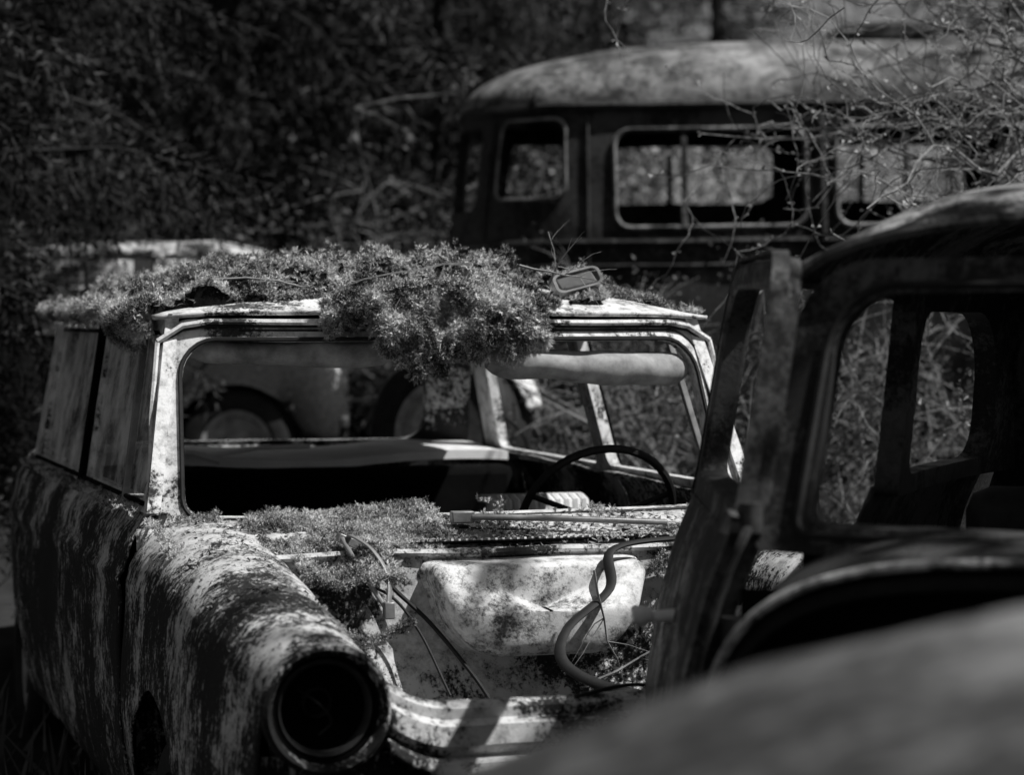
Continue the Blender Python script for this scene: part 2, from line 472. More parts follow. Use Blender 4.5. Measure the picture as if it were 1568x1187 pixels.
b.grid(lambda u, v: (-.72+1.44*u, 3.12+.02*math.sin(v*3), .935-.6*v-.05*abs(2*u-1)**4*(1-v)), 16, 8)
b.obj('boot_lid', [M_body], car, dent=.006, solid=.01)
b = MB()
b.box((0, 1.93, .68), (1.5, .12, .54)); b.box((0, 1.65, .42), (1.5, .55, .2))
b.box((0, .85, .60), (1.4, .12, .45)); b.box((0, .65, .38), (1.4, .5, .16))
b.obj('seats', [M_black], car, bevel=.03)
b = MB()
b.box((0, 1.1, .2), (1.6, 2.6, .04)); b.box((0, .04, .6), (1.5, .03, .55))
b.box((-.80, 1.1, .6), (.02, 2.1, .64)); b.box((.80, 1.1, .55), (.02, 2.1, .6))
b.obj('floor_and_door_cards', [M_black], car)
b = MB()
b.grid(lambda u, v: (-.74+1.48*u, .02+.30*v, .915+.02*math.sin(v*3.1)-.04*v*v), 20, 8)
b.grid(lambda u, v: (-.74+1.48*u, .32+.02*math.sin(v*3.1), .875-.18*v), 20, 4)
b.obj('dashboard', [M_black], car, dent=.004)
b = MB()
for i in range(12):
    x = .33+i*.027; b.tube([(x, .80, .84), (x, .82, .905), (x, .86, .915), (x, .92, .91)], .014, 8)
b.obj('ribbed_seat_top', [M_ivory], car)
b = MB()
cc = Vector((.50, .36, .895)); ax = Matrix.Rotation(R(-62), 3, 'X')
pts = [cc+ax @ Vector((.225*math.cos(t), .225*math.sin(t), 0)) for t in [2*math.pi*i/48 for i in range(49)]]
b.tube(pts, .012, 8, cap=False)
for t in (R(200), R(340), R(90)):
    b.tube([cc+ax @ Vector((0, 0, -.02)), cc+ax @ Vector((.215*math.cos(t), .215*math.sin(t), 0))], .009, 6)
b.tube([cc+ax @ Vector((0, 0, .015)), cc+ax @ Vector((0, 0, -.35))], .025, 10)
b.obj('steering_wheel', [M_rubber], car)
b = MB()
def visor(x0, x1, z0, z1, r0, r1, y):
    pts = []; rr = []
    for i in range(25):
        t = i/24; pts.append((x0+(x1-x0)*t, y+.10*((x0+(x1-x0)*t)/.75)**2, z0+(z1-z0)*t-.006*math.sin(t*math.pi)))
        e = min(t, 1-t)*24; rr.append((r0+(r1-r0)*t)*(.6 if e < .5 else (.9 if e < 1.5 else 1)))
    b.tube(pts, rr, 16, flat=.95)
visor(-.68, -.15, 1.372, 1.362, .030, .040, .16)
visor(.10, .70, 1.345, 1.315, .044, .050, .13)
b.obj('sun_visors', [M_visor], car, dent=.010, dscale=9)
b = MB()
for p, q, w in (((-.70, 1.96, 1.01), (-.32, 1.9, 1.0), .016), ((-.32, 1.9, .995), (.05, 1.98, 1.02), .014), ((-.45, 1.93, 1.01), (-.28, 1.86, .98), .02)):
    b.tube([p, ((p[0]+q[0])/2, (p[1]+q[1])/2, (p[2]+q[2])/2+.012), q], w*.6, 5)
b.obj('broken_trim_strips', [M_shelf], car)
def cowl(u, v):
    x = -.72+1.44*u; s = x/.75
    y0 = -.125+.12*s*s; y = y0+(-.36-y0)*v
    return (x, y, .945-.055*v-.012*v*v)
b = MB(); b.grid(cowl, 40, 12); b.obj('cowl_panel', [M_bay], car, dent=.004, solid=.008)
b = MB()
for i in range(34):
    x = -.22+i*.019
    b.box((x, -.30, .899), (.007, .07, .010), Matrix.Rotation(R(-14), 3, 'X') @ Matrix.Rotation(R(20), 3, 'Z'))
b.cm = 1
b.box((.10, -.30, .8955), (.68, .085, .004), Matrix.Rotation(R(-14), 3, 'X'))
b.obj('cowl_vent', [M_frame, M_black], car)
b = MB()
b.grid(lambda u, v: (-.62+1.24*u, -.36-.02*math.sin(v*3.14)*math.sin(u*9)-.30*max(0, v-.35)**1.3, .885-.55*v), 40, 20)
b.obj('firewall', [M_bay], car, dent=.008, solid=.006)
b = MB()
b.tube([(-.62+1.24*i/24, -.368, .882) for i in range(25)], .010, 6)
b.obj('firewall_seam', [M_bay], car, dent=.006)
def hb(name, cx, z0, z1, hw, dep, y0, flare, r, mat):
    b = MB(); cz = (z0+z1)/2; h = (z1-z0)/2; vs = []
    lay = [(1.04, 0), (1.04, .04), (1.0, .08), (1.0, .55), (.985, .75), (.94, .9), (.85, .98), (.6, 1.03), (.3, 1.05), (.02, 1.055)]
    for s, d in lay:
        P = rrect(-hw, hw, -h, h, r, n=8, rs=(r*1.9, r*1.9, r*.8, r*.8)); N = len(P)
        for x, z in P: vs.append((cx+x*s*(1+flare*(z/h)), y0-dep*d*(1-.38*max(0, z)/h), cz+z*s))
    fs = [(i*N+j, i*N+(j+1) % N, (i+1)*N+(j+1) % N, (i+1)*N+j) for i in range(len(lay)-1) for j in range(N)]
    b.add(vs, fs); return b.obj(name, [mat], car, dent=.005, angle=70)
hb('heater_box', .06, .635, .862, .25, .15, -.365, .16, .055, M_tank)
b = MB()
def inner(u, v):
    y = -.36-1.06*u
    x0 = -.548; x = x0+.25*v+.035*math.sin(v*3.14)
    return (x, y, .765-.06*u-.38*v)
b.grid(inner, 40, 16); o = b.obj('inner_wing', [M_bay], car, dent=.010, solid=.006); mirror(o, 'inner_wing_other')
b = MB()
b.tube(spl([(-.36, -.392, .87), (-.30, -.40, .80), (-.22, -.43, .72), (-.13, -.50, .60), (-.10, -.56, .54)]), .006, 6)
b.tube(spl([(-.56, -.40, .80), (-.42, -.42, .815), (-.32, -.42, .79), (-.25, -.45, .70), (-.20, -.55, .56)]), .004, 6)
o = b.obj('bay_pipes', [M_rubber], car, dent=.003)
prof = [(-1.36, .60), (-1.36, .672), (-1.375, .684), (-1.41, .686), (-1.43, .676), (-1.43, .655), (-1.455, .645), (-1.46, .61), (-1.44, .585), (-1.47, .575), (-1.475, .555)]
b = MB()
def cm(u, v):
    x = -.60+1.20*u; k = v*(len(prof)-1); i = min(int(k), len(prof)-2); t = k-i
    y = prof[i][0]+(prof[i+1][0]-prof[i][0])*t; z = prof[i][1]+(prof[i+1][1]-prof[i][1])*t
    e = max(0, (abs(x)-.46)/.14)
    return (x, y-.01*e*e, z+.05*e*e)
b.grid(cm, 48, 20); b.obj('front_crossmember', [M_bay], car, dent=.006, solid=.006)
b = MB(); b.grid(lambda u, v: (-.6+1.2*u, -.36-1.0*v, .47+.08*noise.noise(Vector((u*9, v*9, 2)))), 30, 30)
b.obj('bay_floor', [M_mossbase], car)
b = MB(); b.grid(lambda u, v: (-.60+1.20*u, -1.44, .54-.3*v), 20, 6); b.obj('front_valance', [M_black], car)
b = MB()
b.tube(spl([(-.40, -.34, .915), (-.40, -.38, .93), (-.36, -.42, .90), (-.335, -.48, .84), (-.345, -.52, .77)]), .009, 6, flat=.5)
b.tube(spl([(-.42, -.36, .925), (-.39, -.44, .85), (-.35, -.51, .77)]), .007, 6)
b.box((-.40, -.35, .915), (.06, .03, .022), Matrix.Rotation(.4, 3, 'Y')); b.box((-.345, -.52, .765), (.025, .025, .04))
b.obj('bonnet_hinge', [M_metal], car, bevel=.003)
b = MB()
b.tube(spl([(.60, -.42, .90), (.42, -.42, .905), (.24, -.46, .885), (.20, -.55, .80), (.06, -.64, .72), (.02, -.74, .65), (.12, -.85, .60), (.32, -.95, .58), (.5, -1.0, .60)]), .014, 8, flat=.5)
b.tube(spl([(.40, -.8, .62), (.3, -1.1, .62), (.1, -1.3, .66), (-.05, -1.38, .70), (-.2, -1.43, .69)]), .005, 6)
b.tube(spl([(.55, -.9, .66), (.35, -1.2, .64), (.3, -1.40, .70), (.22, -1.50, .60), (.3, -1.52, .5)]), .007, 6)
b.obj('rubber_hoses', [M_rubber], car)
b = MB()
b.tube([(-.05, -.22, .955), (.15, -.26, .95), (.45, -.30, .935)], .009, 6); b.box((-.07, -.21, .955), (.06, .03, .03))
b.tube([(.30, -.9, .60), (.55, -1.1, .75), (.62, -1.2, .8)], .008, 6)
b.obj('wiper_linkage', [M_metal], car, bevel=.004)
wheel(car, 'front_wheel', (-.76, -.42, .20), .28)
wheel(car, 'front_wheel_other', (.76, -.42, .20), .28)
wheel(car, 'rear_wheel', (-.76, 2.6, .22), .28)
wheel(car, 'rear_wheel_other', (.76, 2.6, .22), .28)

# moss on the car (one object) ------------------------------------------------
P = []; Nn = []; S = []
def nz(x, y, k=1): return noise.noise(Vector((x*k, y*k, 3.3)))
def thick(x, y, t):
    front = math.exp(-((x+.05)/.28)**4)*math.exp(-((t)/.42)**4)*.07
    left = .05*(1 if x < -.2 else 0)*(1 if t > .045+.03*nz(x, 0, 6) else 0)
    rear = .05*(t > .12)
    base = max(front, left, rear*(1-.5*(x > .35)))
    if x > .36: base = .022*(t > .02)*(nz(x, y, 6) > -.3)+rear*.5*(x < .6)
    return base*max(.2, (.85+1.3*nz(x, y, 5)+1.4*nz(x, y, 13)))
bm = MB()
def mb(u, v):
    s = -1+2*u; t = v**1.5; p = rmap(s, t); return p+Vector((0, 0, max(-.01, thick(p.x, p.y, t)*.8-.004)))
bm.grid(mb, 90, 70); bm.obj('moss_mat', [M_mossbase], car)
for i in range(17000):
    s = rnd.uniform(-1, 1); t = rnd.random()**1.9*.95
    p = rmap(s, t); h = thick(p.x, p.y, t)
    if h < .005: continue
    P.append((p.x, p.y, p.z+h*rnd.uniform(.6, 1.02))); Nn.append((rnd.gauss(0, .25), -.2, 1)); S.append(rnd.uniform(.012, .029)*(1.4 if rnd.random() < .10 else 1))
for i in range(8000):   # curtain hanging over the windscreen
    x = rnd.uniform(-.36, .24)
    e = max(0, 1-((x+.05)/.31)**2)
    L = max(.03, (.07+.14*e**.5)*(.85+.9*nz(x, 0, 9)+.6*nz(x, 4, 22)))
    if x > .10: L += .03
    q = rnd.random()
    y = .095+.12*(x/.75)**2-.035-(.06+.10*nz(x, q*.25, 13))*math.sin(.4+q*2.3)*(.6+.6*e)+rnd.uniform(-.012, .02)
    P.append((x, y, 1.50+.05*e*(1-q)-q*L)); Nn.append((rnd.gauss(0, .3), -.5, .35-1.7*q)); S.append(rnd.uniform(.012, .030)*(1.4 if rnd.random() < .1 else 1))
for i in range(4200):   # spill over the left cantrail
    y = rnd.uniform(.16, 2.2) if rnd.random() < .6 else rnd.uniform(.16, .6); q = rnd.random(); L = (.05+.17*math.exp(-((y-.38)/.22)**2))*(.8+.9*nz(y, 0, 5))
    P.append((-.79-(.03+.04*math.exp(-((y-.38)/.22)**2))*math.sin(q*3), y, 1.50-q*L)); Nn.append((-.9, -.2, .3-q)); S.append(rnd.uniform(.016, .036))
def scat(n, x0, x1, y0, y1, zf, dens, sz=(.012, .024)):
    for i in range(n):
        x = rnd.uniform(x0, x1); y = rnd.uniform(y0, y1)
        if dens(x, y) < rnd.random(): continue
        P.append((x, y, zf(x, y)+rnd.uniform(0, .012))); Nn.append((0, -.2, 1)); S.append(rnd.uniform(*sz))
def cowlz(x, y):
    y0 = -.125+.12*(x/.75)**2; v = (y-y0)/(-.36-y0); return .945-.055*v-.012*v*v+.02*max(0, nz(x, y, 7))
scat(7500, -.84, .72, -.36, .0, cowlz, lambda x, y: (1 if x < -.12 else .22)*(1 if nz(x, y, 6) > (-.3 if x < -.1 else .0) else 0))
def fz(x, y):
    cx, rx, cz, rz = lerp_tab(FT, y); q = min(1, abs((x-cx)/rx)); return cz+rz*math.sqrt(1-q*q)
scat(3400, -.86, -.54, -1.2, 0, fz, lambda x, y: 1 if (x > -.62+.3*(-y-.12) and nz(x, y, 9) > .1) or y > -.07 else (.35 if nz(x, y, 14) > .28 else 0), (.006, .015))
scat(2800, -.54, -.30, -.58, -.38, lambda x, y: .70+.14*(-y-.38 < .12)+.08*nz(x, y, 9), lambda x, y: .5)
scat(1500, .35, .62, -.52, -.38, lambda x, y: .80+.08*nz(x, y, 9), lambda x, y: .6)
scat(3500, -.48, .55, -1.35, -.42, lambda x, y: .50+.09*nz(x, y, 5), lambda x, y: .8 if nz(x, y, 4) > -.2 else 0, (.012, .03))
scat(1500, -.90, -.80, 0, 2.2, lambda x, y: .965, lambda x, y: .9 if nz(x, y, 4) > -.15 else .1, (.01, .022))
tris_object('moss', moss_tris(P, Nn, S), M_moss, car)
P = []
for i in range(600):
    x = rnd.uniform(-.7, .7); y = rnd.uniform(-.36, -.1); P.append((x, y, cowlz(x, y)+.01))
for i in range(900):
    x = rnd.uniform(-.5, .55); y = rnd.uniform(-1.35, -.4); P.append((x, y, .53+.08*nz(x, y, 4)))
for i in range(350):
    y = rnd.uniform(-1.3, 0); x = rnd.uniform(-.84, -.58); P.append((x, y, fz(x, y)+.006))
for i in range(260):
    p = rmap(rnd.uniform(-1, 1), rnd.random()**2); P.append((p.x, p.y, p.z+.03))
P = np.array(P); n = len(P); Rm = rand_rot(n, rng, None, .5)
leaf = np.array([[[-.5, 0, 0], [.5, -.25, .05], [.5, .25, -.05]]])
v = np.einsum('nij,tkj->ntki', Rm, leaf)*rng.uniform(.008, .026, n)[:, None, None, None]+P[:, None, None, :]
tris_object('leaf_litter', v.reshape(-1, 3, 3), M_deadleaf, car)
def twig(b, p, d, L, r, depth, rn, grav=.0, wig=.25, n=6, kids=3, rmin=0):
    pts = [Vector(p)]; d = Vector(d).normalized(); rs = [r]
    for i in range(n):
        d = (d+Vector((rn.gauss(0, wig), rn.gauss(0, wig), rn.gauss(0, wig)-grav))).normalized()
        pts.append(pts[-1]+d*L/n); rs.append(max(rmin, r*(1-.75*(i+1)/n)))
    b.tube(pts, rs, 5 if r > .004 else 3, cap=False)
    if depth:
        for k in range(kids):
            i = rn.randint(1, n-1); dd = (pts[i+1]-pts[i]).normalized()
            s = Vector((rn.gauss(0, 1), rn.gauss(0, 1), rn.gauss(0, 1))); s = (s-dd*s.dot(dd)).normalized()
            twig(b, pts[i], dd*.7+s*.8, L*rn.uniform(.35, .6), rs[i]*.65, depth-1, rn, grav, wig, max(3, n-1), kids, rmin)
b = MB(); r2 = random.Random(5)
for p, d, L in (((.05, .1, 1.60), (-1, .1, .0), .45), ((.2, .15, 1.60), (1, 0, -.1), .25), ((.1, .3, 1.58), (1, .1, .1), .25), ((-.6, .3, 1.56), (1, 0, 0), .5), ((.3, .2, 1.55), (.3, 0, 1), .16), ((.36, .3, 1.54), (-.3, 0, 1), .16)):
    twig(b, p, d, L, .004, 1, r2, .05, .12)
for p, d, L in (((.15, -.58, .85), (.1, -.3, -1), .35), ((.1, -.7, .6), (1, 0, .3), .4)):
    twig(b, p, d, L, .004, 1, r2, 0, .15)
b.obj('fallen_twigs', [M_twig], car)
b = MB(); b.ring(rrect(-.06, .06, -.035, .035, .02), rrect(-.068, .068, -.043, .043, .025), lambda a, z: (.40+a, .24+z*.8, 1.565+z*.6+a*.25), (0, .03, -.02), 1)
b.obj('mirror_shell', [M_metal], car)
b = MB(); b.box((.40, .255, 1.555), (.11, .05, .02), Matrix.Rotation(-.25, 3, 'Y') @ Matrix.Rotation(.7, 3, 'X')); b.obj('mirror_face', [M_trim], car, bevel=.006)

# ================================================================== RIGHT OLD CAR
oc = empty('vintage_car', (1.013, 3.81, 0), R(-20))
def owmap(a, z):
    t = (z-1.11)/.40
    return (a*(1-.06*t), .16*t-.07+.07*(a/.6)**2, z)
b = MB()
b.ring(rrect(-.56, .56, 1.115, 1.50, .08, rs=(.03, .03, .10, .10), m=12), rrect(-.645, .645, 1.07, 1.56, .1, rs=(.02, .02, .13, .13), m=12), owmap, (0, .07, 0), 4)
b.obj('windscreen_surround', [M_dark], oc, dent=.003)
b = MB(); lp = rrect(-.575, .575, 1.10, 1.515, .08, rs=(.03, .03, .11, .11), m=12); lp.append(lp[0])
b.tube([Vector(owmap(a, z))+Vector((0, -.004, 0)) for a, z in lp], .007, 6, cap=False); b.obj('windscreen_moulding', [M_rubber], oc)
def ormap(s, t):
    yf = .16-.07+.07*s*s+.03
    y = yf+(2.05-yf)*t; hw = .625*(1-.10*t*t)
    z = 1.53-.06*t*t+.195*(1-abs(s)**3.0)**.7*max(0, 1-abs(2*(t*.94+.05)-1)**4)**.6
    return Vector((s*hw*1.0, y, z))
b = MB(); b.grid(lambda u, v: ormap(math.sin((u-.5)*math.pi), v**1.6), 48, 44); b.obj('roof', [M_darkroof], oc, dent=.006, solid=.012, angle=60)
b = MB(); b.tube([ormap(-1, i/12)+Vector((-.012, 0, -.01)) for i in range(13)], .012, 6); b.tube([ormap(1, i/12)+Vector((.012, 0, -.01)) for i in range(13)], .012, 6)
b.tube([ormap(-1+i/10, 0)+Vector((0, -.012, -.006)) for i in range(21)], .011, 6)
b.obj('drip_rail', [M_dark], oc)
def oside(yy, z, sg=-1):
    t = (z-1.11)/.43
    return (sg*(.65-.045*t-.12*max(0, (yy-1.2)/.9)**2), yy+.10*t*(1-yy/1.0), z)
for sg, nm in ((-1, 'near'), (1, 'far')):
    b = MB()
    if sg == 1: b.ring(rrect(.10, .92, 1.15, 1.49, .1), rrect(0, 1.0, 1.09, 1.55, .01), lambda a, z: oside(a, z, sg), (-sg*.05, 0, 0), 3)
    b.ring(rrect(1.10, 1.82, 1.13, 1.47, .14, rs=(.05, .08, .16, .10)), rrect(1.005, 2.0, 1.09, 1.55, .02), lambda a, z: oside(a, z, sg), (-sg*.05, 0, 0), 3)
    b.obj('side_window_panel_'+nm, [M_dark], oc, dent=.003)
b = MB()
b.ring(rrect(-.36, .36, 1.18, 1.43, .09, m=8), rrect(-.56, .56, 1.05, 1.53, .05, m=8), lambda a, z: (a, 2.12-.2*((z-1.1)/.4)-.1*(a/.56)**2, z), (0, -.04, 0), 3)
def otail(u, v):
    a = -math.pi/2+u*math.pi
    k = 1+.25*v; return (.55*k*math.sin(a)*1.02, 2.1+.55*math.cos(a)*v**.6, 1.09-.75*v**1.4)
b.grid(otail, 24, 12)
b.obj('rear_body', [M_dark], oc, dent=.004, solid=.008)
OZ = [(.3, .76), (.5, .77), (.7, .765), (.85, .74), (1.0, .70), (1.11, .65)]
def obody(y0, y1, sg):
    def fn(u, v):
        y = y0+(y1-y0)*u; z = .3+.81*v
        return (sg*(lerp_tab(OZ, z)[0]-.1*max(0, (y-1.4)/.8)**2), y, z)
    return fn
b = MB(); b.grid(obody(0, 2.15, 1), 20, 20); b.grid(obody(1.0, 2.15, -1), 12, 20); b.grid(obody(-.05, .02, -1), 3, 20)
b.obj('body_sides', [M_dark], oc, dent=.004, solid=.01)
def arch(y):
    hw = .645+(.69-.645)*min(1, (y+.35)/.35); top = 1.095+.02*(y+.35)/.35
    return hw, top
def scut(u, v):
    y = -.35+.37*v; hw, top = arch(y); a = math.pi*(1-u)
    c, s_ = math.cos(a), math.sin(a)
    return (hw*math.copysign(abs(c)**.55, c), y-.06*math.sin(a)*(v), .55+(top-.55)*abs(s_)**.42)
b = MB(); b.grid(scut, 60, 10); b.obj('scuttle', [M_dark], oc, dent=.003, solid=.008)
b = MB(); b.tube([Vector(scut(i/60, 0))+Vector((0, -.008, .004)) for i in range(61)], .008, 8); b.obj('scuttle_rim', [M_darkroof], oc)
b = MB(); b.tube([Vector(scut(i/60, .12))*1.0+Vector((0, 0, -.03)) for i in range(61)], .014, 8); b.obj('scuttle_rebate', [M_rubber], oc)
b = MB(); b.grid(lambda u, v: (-.62+1.24*u, -.2, .35+.68*v), 10, 10); b.box((0, .3, .95), (1.25, .1, .2)); b.box((.0, 1.0, .3), (1.4, 2, .04))
b.obj('bulkhead_and_dash', [M_black], oc)
b = MB(); b.box((-.28, 1.25, .80), (.44, .14, .60)); b.box((.20, .75, .90), (.50, .14, .66)); b.box((.1, 1.75, .8), (1.0, .15, .6))
b.obj('seats', [M_seat], oc, bevel=.05)
b = MB(); cc = Vector((.33, .50, 1.08)); ax = Matrix.Rotation(R(-60), 3, 'X')
b.tube([cc+ax @ Vector((.2*math.cos(t), .2*math.sin(t), 0)) for t in [2*math.pi*i/40 for i in range(41)]], .011, 8, cap=False); b.tube([cc, cc+ax @ Vector((0, 0, -.4))], .02, 8)
b.tube(spl([(-.22, .45, 1.53), (-.18, .5, 1.37), (-.23, .5, 1.28), (-.28, .5, 1.36), (-.24, .46, 1.50)]), .007, 6)
b.obj('steering_wheel', [M_rubber], oc)
dr = empty('front_door', (-.685, .0, 0), R(19.5)); dr.parent = oc
def dmap(yy, z):
    x = .0+ (.075*(z-1.11)/.43 if z > 1.11 else -(lerp_tab(OZ, z)[0]-.65)*.9)
    return (x, yy+.05*max(0, (z-1.11)/.43)*(1-yy), z)
b = MB(); b.ring(rrect(.03, .90, 1.145, 1.515, .1, rs=(.03, .03, .12, .09), n=10), rrect(.0, .95, 1.09, 1.565, .1, rs=(.004, .004, .16, .13), n=10), dmap, (.055, 0, 0), 3)
b.obj('window_frame', [M_dark], dr, dent=.003, bevel=.008)
b = MB(); lp = rrect(-.004, .954, 1.09, 1.569, .1, rs=(.004, .004, .16, .134), n=10)
b.ring([(a, z) for a, z in lp], [(a+(.012 if a > .5 else -.012), z+.006) for a, z in lp], lambda a, z: Vector(dmap(a, z))+Vector((-.002, -.002, .002)), (.03, 0, 0), 1)
b.obj('window_frame_edge', [M_dark], dr, bevel=.003)
b = MB(); 
b.grid(lambda u, v: dmap(.95*u, .32+.775*v), 10, 20); b.grid(lambda u, v: Vector(dmap(.95*u, .32+.775*v))+Vector((.06, 0, 0)), 10, 20)
b.grid(lambda u, v: Vector(dmap(0, .32+.775*v))+Vector((.06*u, 0, 0)), 4, 20); b.grid(lambda u, v: Vector(dmap(.95, .32+.775*v))+Vector((.06*u, 0, 0)), 4, 20)
b.obj('door_skin', [M_dark], dr, dent=.003)
b = MB(); b.tube([(-.06, .50, .90), (-.12, .50, .895), (-.135, .56, .895), (-.135, .66, .89)], [.012, .011, .010, .009], 10); b.lathe([(.001, -.15), (.016, -.145), (.020, -.13), (.012, -.11)], (0, .50, .898), 'x', 20)
b.obj('door_handle', [M_ivory], dr)
b = MB(); b.tube([(.0, -.01, .91), (.0, -.01, .96)], .02, 10); b.tube([(.03, -.01, 1.10), (.03, -.01, 1.15)], .02, 10); b.tube([(.03, -.0, 1.12), (-.01, -.02, 1.13), (-.02, -.02, 1.10)], .011, 8)
b.obj('door_hinges', [M_darkmetal], dr)
def owing(sg):
    def fn(u, v):
        y = -1.5+1.6*u; a = math.pi*v
        cy = max(.08, math.sin(max(.0, min(1, (u+.02)/1.0))*math.pi*.62+.25))
        return (sg*(.78-.17*math.cos(a)*1.0), y, .25+.50*cy*math.sin(a)**.6)
    return fn
b = MB(); b.grid(owing(-1), 24, 20); b.grid(owing(1), 24, 20); b.obj('front_wings', [M_dark], oc, dent=.004, solid=.008)
wheel(oc, 'front_wheel', (-.68, -.9, .3), .33); wheel(oc, 'front_wheel_other', (.68, -.9, .3), .33)
wheel(oc, 'rear_wheel', (-.66, 1.9, .3), .33); wheel(oc, 'rear_wheel_other', (.66, 1.9, .3), .33)

# ================================================================== lofted whole cars
def loft_car(name, loc, rz, st, mats, cabin, wheels, scale=1, hwb=.78):
    e = empty(name, loc, rz, scale=scale)
    def sec(x):
        zt, zb, hw, ht = lerp_tab(st, x)
        zb2 = min(zb, zt-.01)
        H = [(hw*.93, .22), (hw, .38), (hw*1.02, .55), (hw, .72 if zb2 > .72 else zb2*.9), (hw*.97, zb2), (hw*.92, zb2+.01), (ht+.04 if zt-zb > .15 else hw*.8, zb2+(zt-zb2)*.15 if zt-zb > .15 else zb2+.3*(zt-zb2)), (ht+.0 if zt-zb > .15 else hw*.7, zb2+(zt-zb2)*.78), (ht*.86, zt-.035*min(1, (zt-zb2)*5)), (ht*.5, zt-.008), (0, zt)]
        return H
    b = MB(); nx = 70; x0, x1 = st[0][0], st[-1][0]
    def fn(u, v):
        x = x0+(x1-x0)*u; H = sec(x); L = len(H)-1; k = v*2*L; i = int(round(k)); sg = -1
        if i > L: i = 2*L-i; sg = 1
        y, z = H[i]
        for wx, wr in wheels:
            if i <= 2 and abs(x-wx) < wr*1.15: z = max(z, .28+math.sqrt(max(0, (wr*1.15)**2-(x-wx)**2)))
        return (x, sg*y, z)
    def mf(i, j):
        x = x0+(x1-x0)*(i+.5)/nx; jj = j if j < 10 else 19-j
        if jj == 6:
            for a, c in cabin:
                if a < x < c: return 1
        return 0
    b.grid(fn, nx, 20, matfn=mf)
    b.obj('body', mats, e, dent=.006, solid=.008, angle=50)
    for k, (wx, wr) in enumerate(wheels):
        wheel(e, 'wheel_%d' % (2*k), (wx, -hwb+.10, .3), wr, .17, 'y'); wheel(e, 'wheel_%d' % (2*k+1), (wx, hwb-.10, .3), wr, .17, 'y')
    b = MB(); b.box((x0+.02, 0, .42), (.06, hwb*1.8, .08)); b.box((x1-.02, 0, .42), (.06, hwb*1.8, .08)); b.obj('bumpers', [M_darkmetal], e, bevel=.02)
    return e
loft_car('fastback_car', (.04, 1.60, -.018), 0,
    [(-1.0, .55, .5, .45, .3), (-.75, .76, .62, .58, .38), (-.4, .98, .74, .68, .44), (-.1, 1.12, .82, .72, .48), (.15, 1.215, .86, .74, .5), (.45, 1.275, .88, .75, .52), (.8, 1.32, .9, .76, .54), (1.3, 1.35, .9, .76, .55), (1.8, 1.33, .9, .76, .53), (2.3, 1.02, .88, .75, .5), (2.5, .93, .86, .72, .5), (3.1, .80, .76, .66, .4), (3.3, .6, .55, .5, .3)],
    [M_fore, M_glass], [(.55, 1.2), (1.28, 2.1)], [(-.3, .3), (2.6, .3)])
loft_car('estate_car', (-2.56, 12.4, .56), R(4),
    [(-2.2, .6, .55, .6, .4), (-2.1, .82, .78, .7, .5), (-1.6, .92, .86, .76, .5), (-.9, 1.0, .9, .78, .56), (-.4, 1.38, .9, .78, .58), (.4, 1.43, .9, .78, .6), (1.2, 1.43, .9, .78, .58), (1.45, 1.38, .9, .78, .56), (1.75, .98, .86, .76, .5), (1.9, .75, .6, .66, .4)],
    [M_white, M_glass], [(-.6, .1), (.18, .75), (.82, 1.4)], [(-1.3, .31), (1.3, .31)], scale=.9)
ax_ = empty('stripped_axle', (-.26, 10.1, .96), R(-36), ry=R(12))
wheel(ax_, 'wheel', (0, 0, 0), .37, .22, 'y')
b = MB(); b.tube([(0, .0, 0), (0, 1.2, .05)], .045, 10); b.lathe([(.001, -.13), (.09, -.12), (.1, .12), (.001, .14)], (0, .6, .03), 'y', 20)
b.cm = 1
b.grid(lambda u, v: ((.40+.02*math.sin(v*3))*math.cos(R(30)+u*R(40)), .02+.10*v, (.40+.03*v)*math.sin(R(30)+u*R(40))), 24, 8)
b.obj('axle_and_guard', [M_darkmetal, M_frame], ax_, dent=.01, solid=.008)

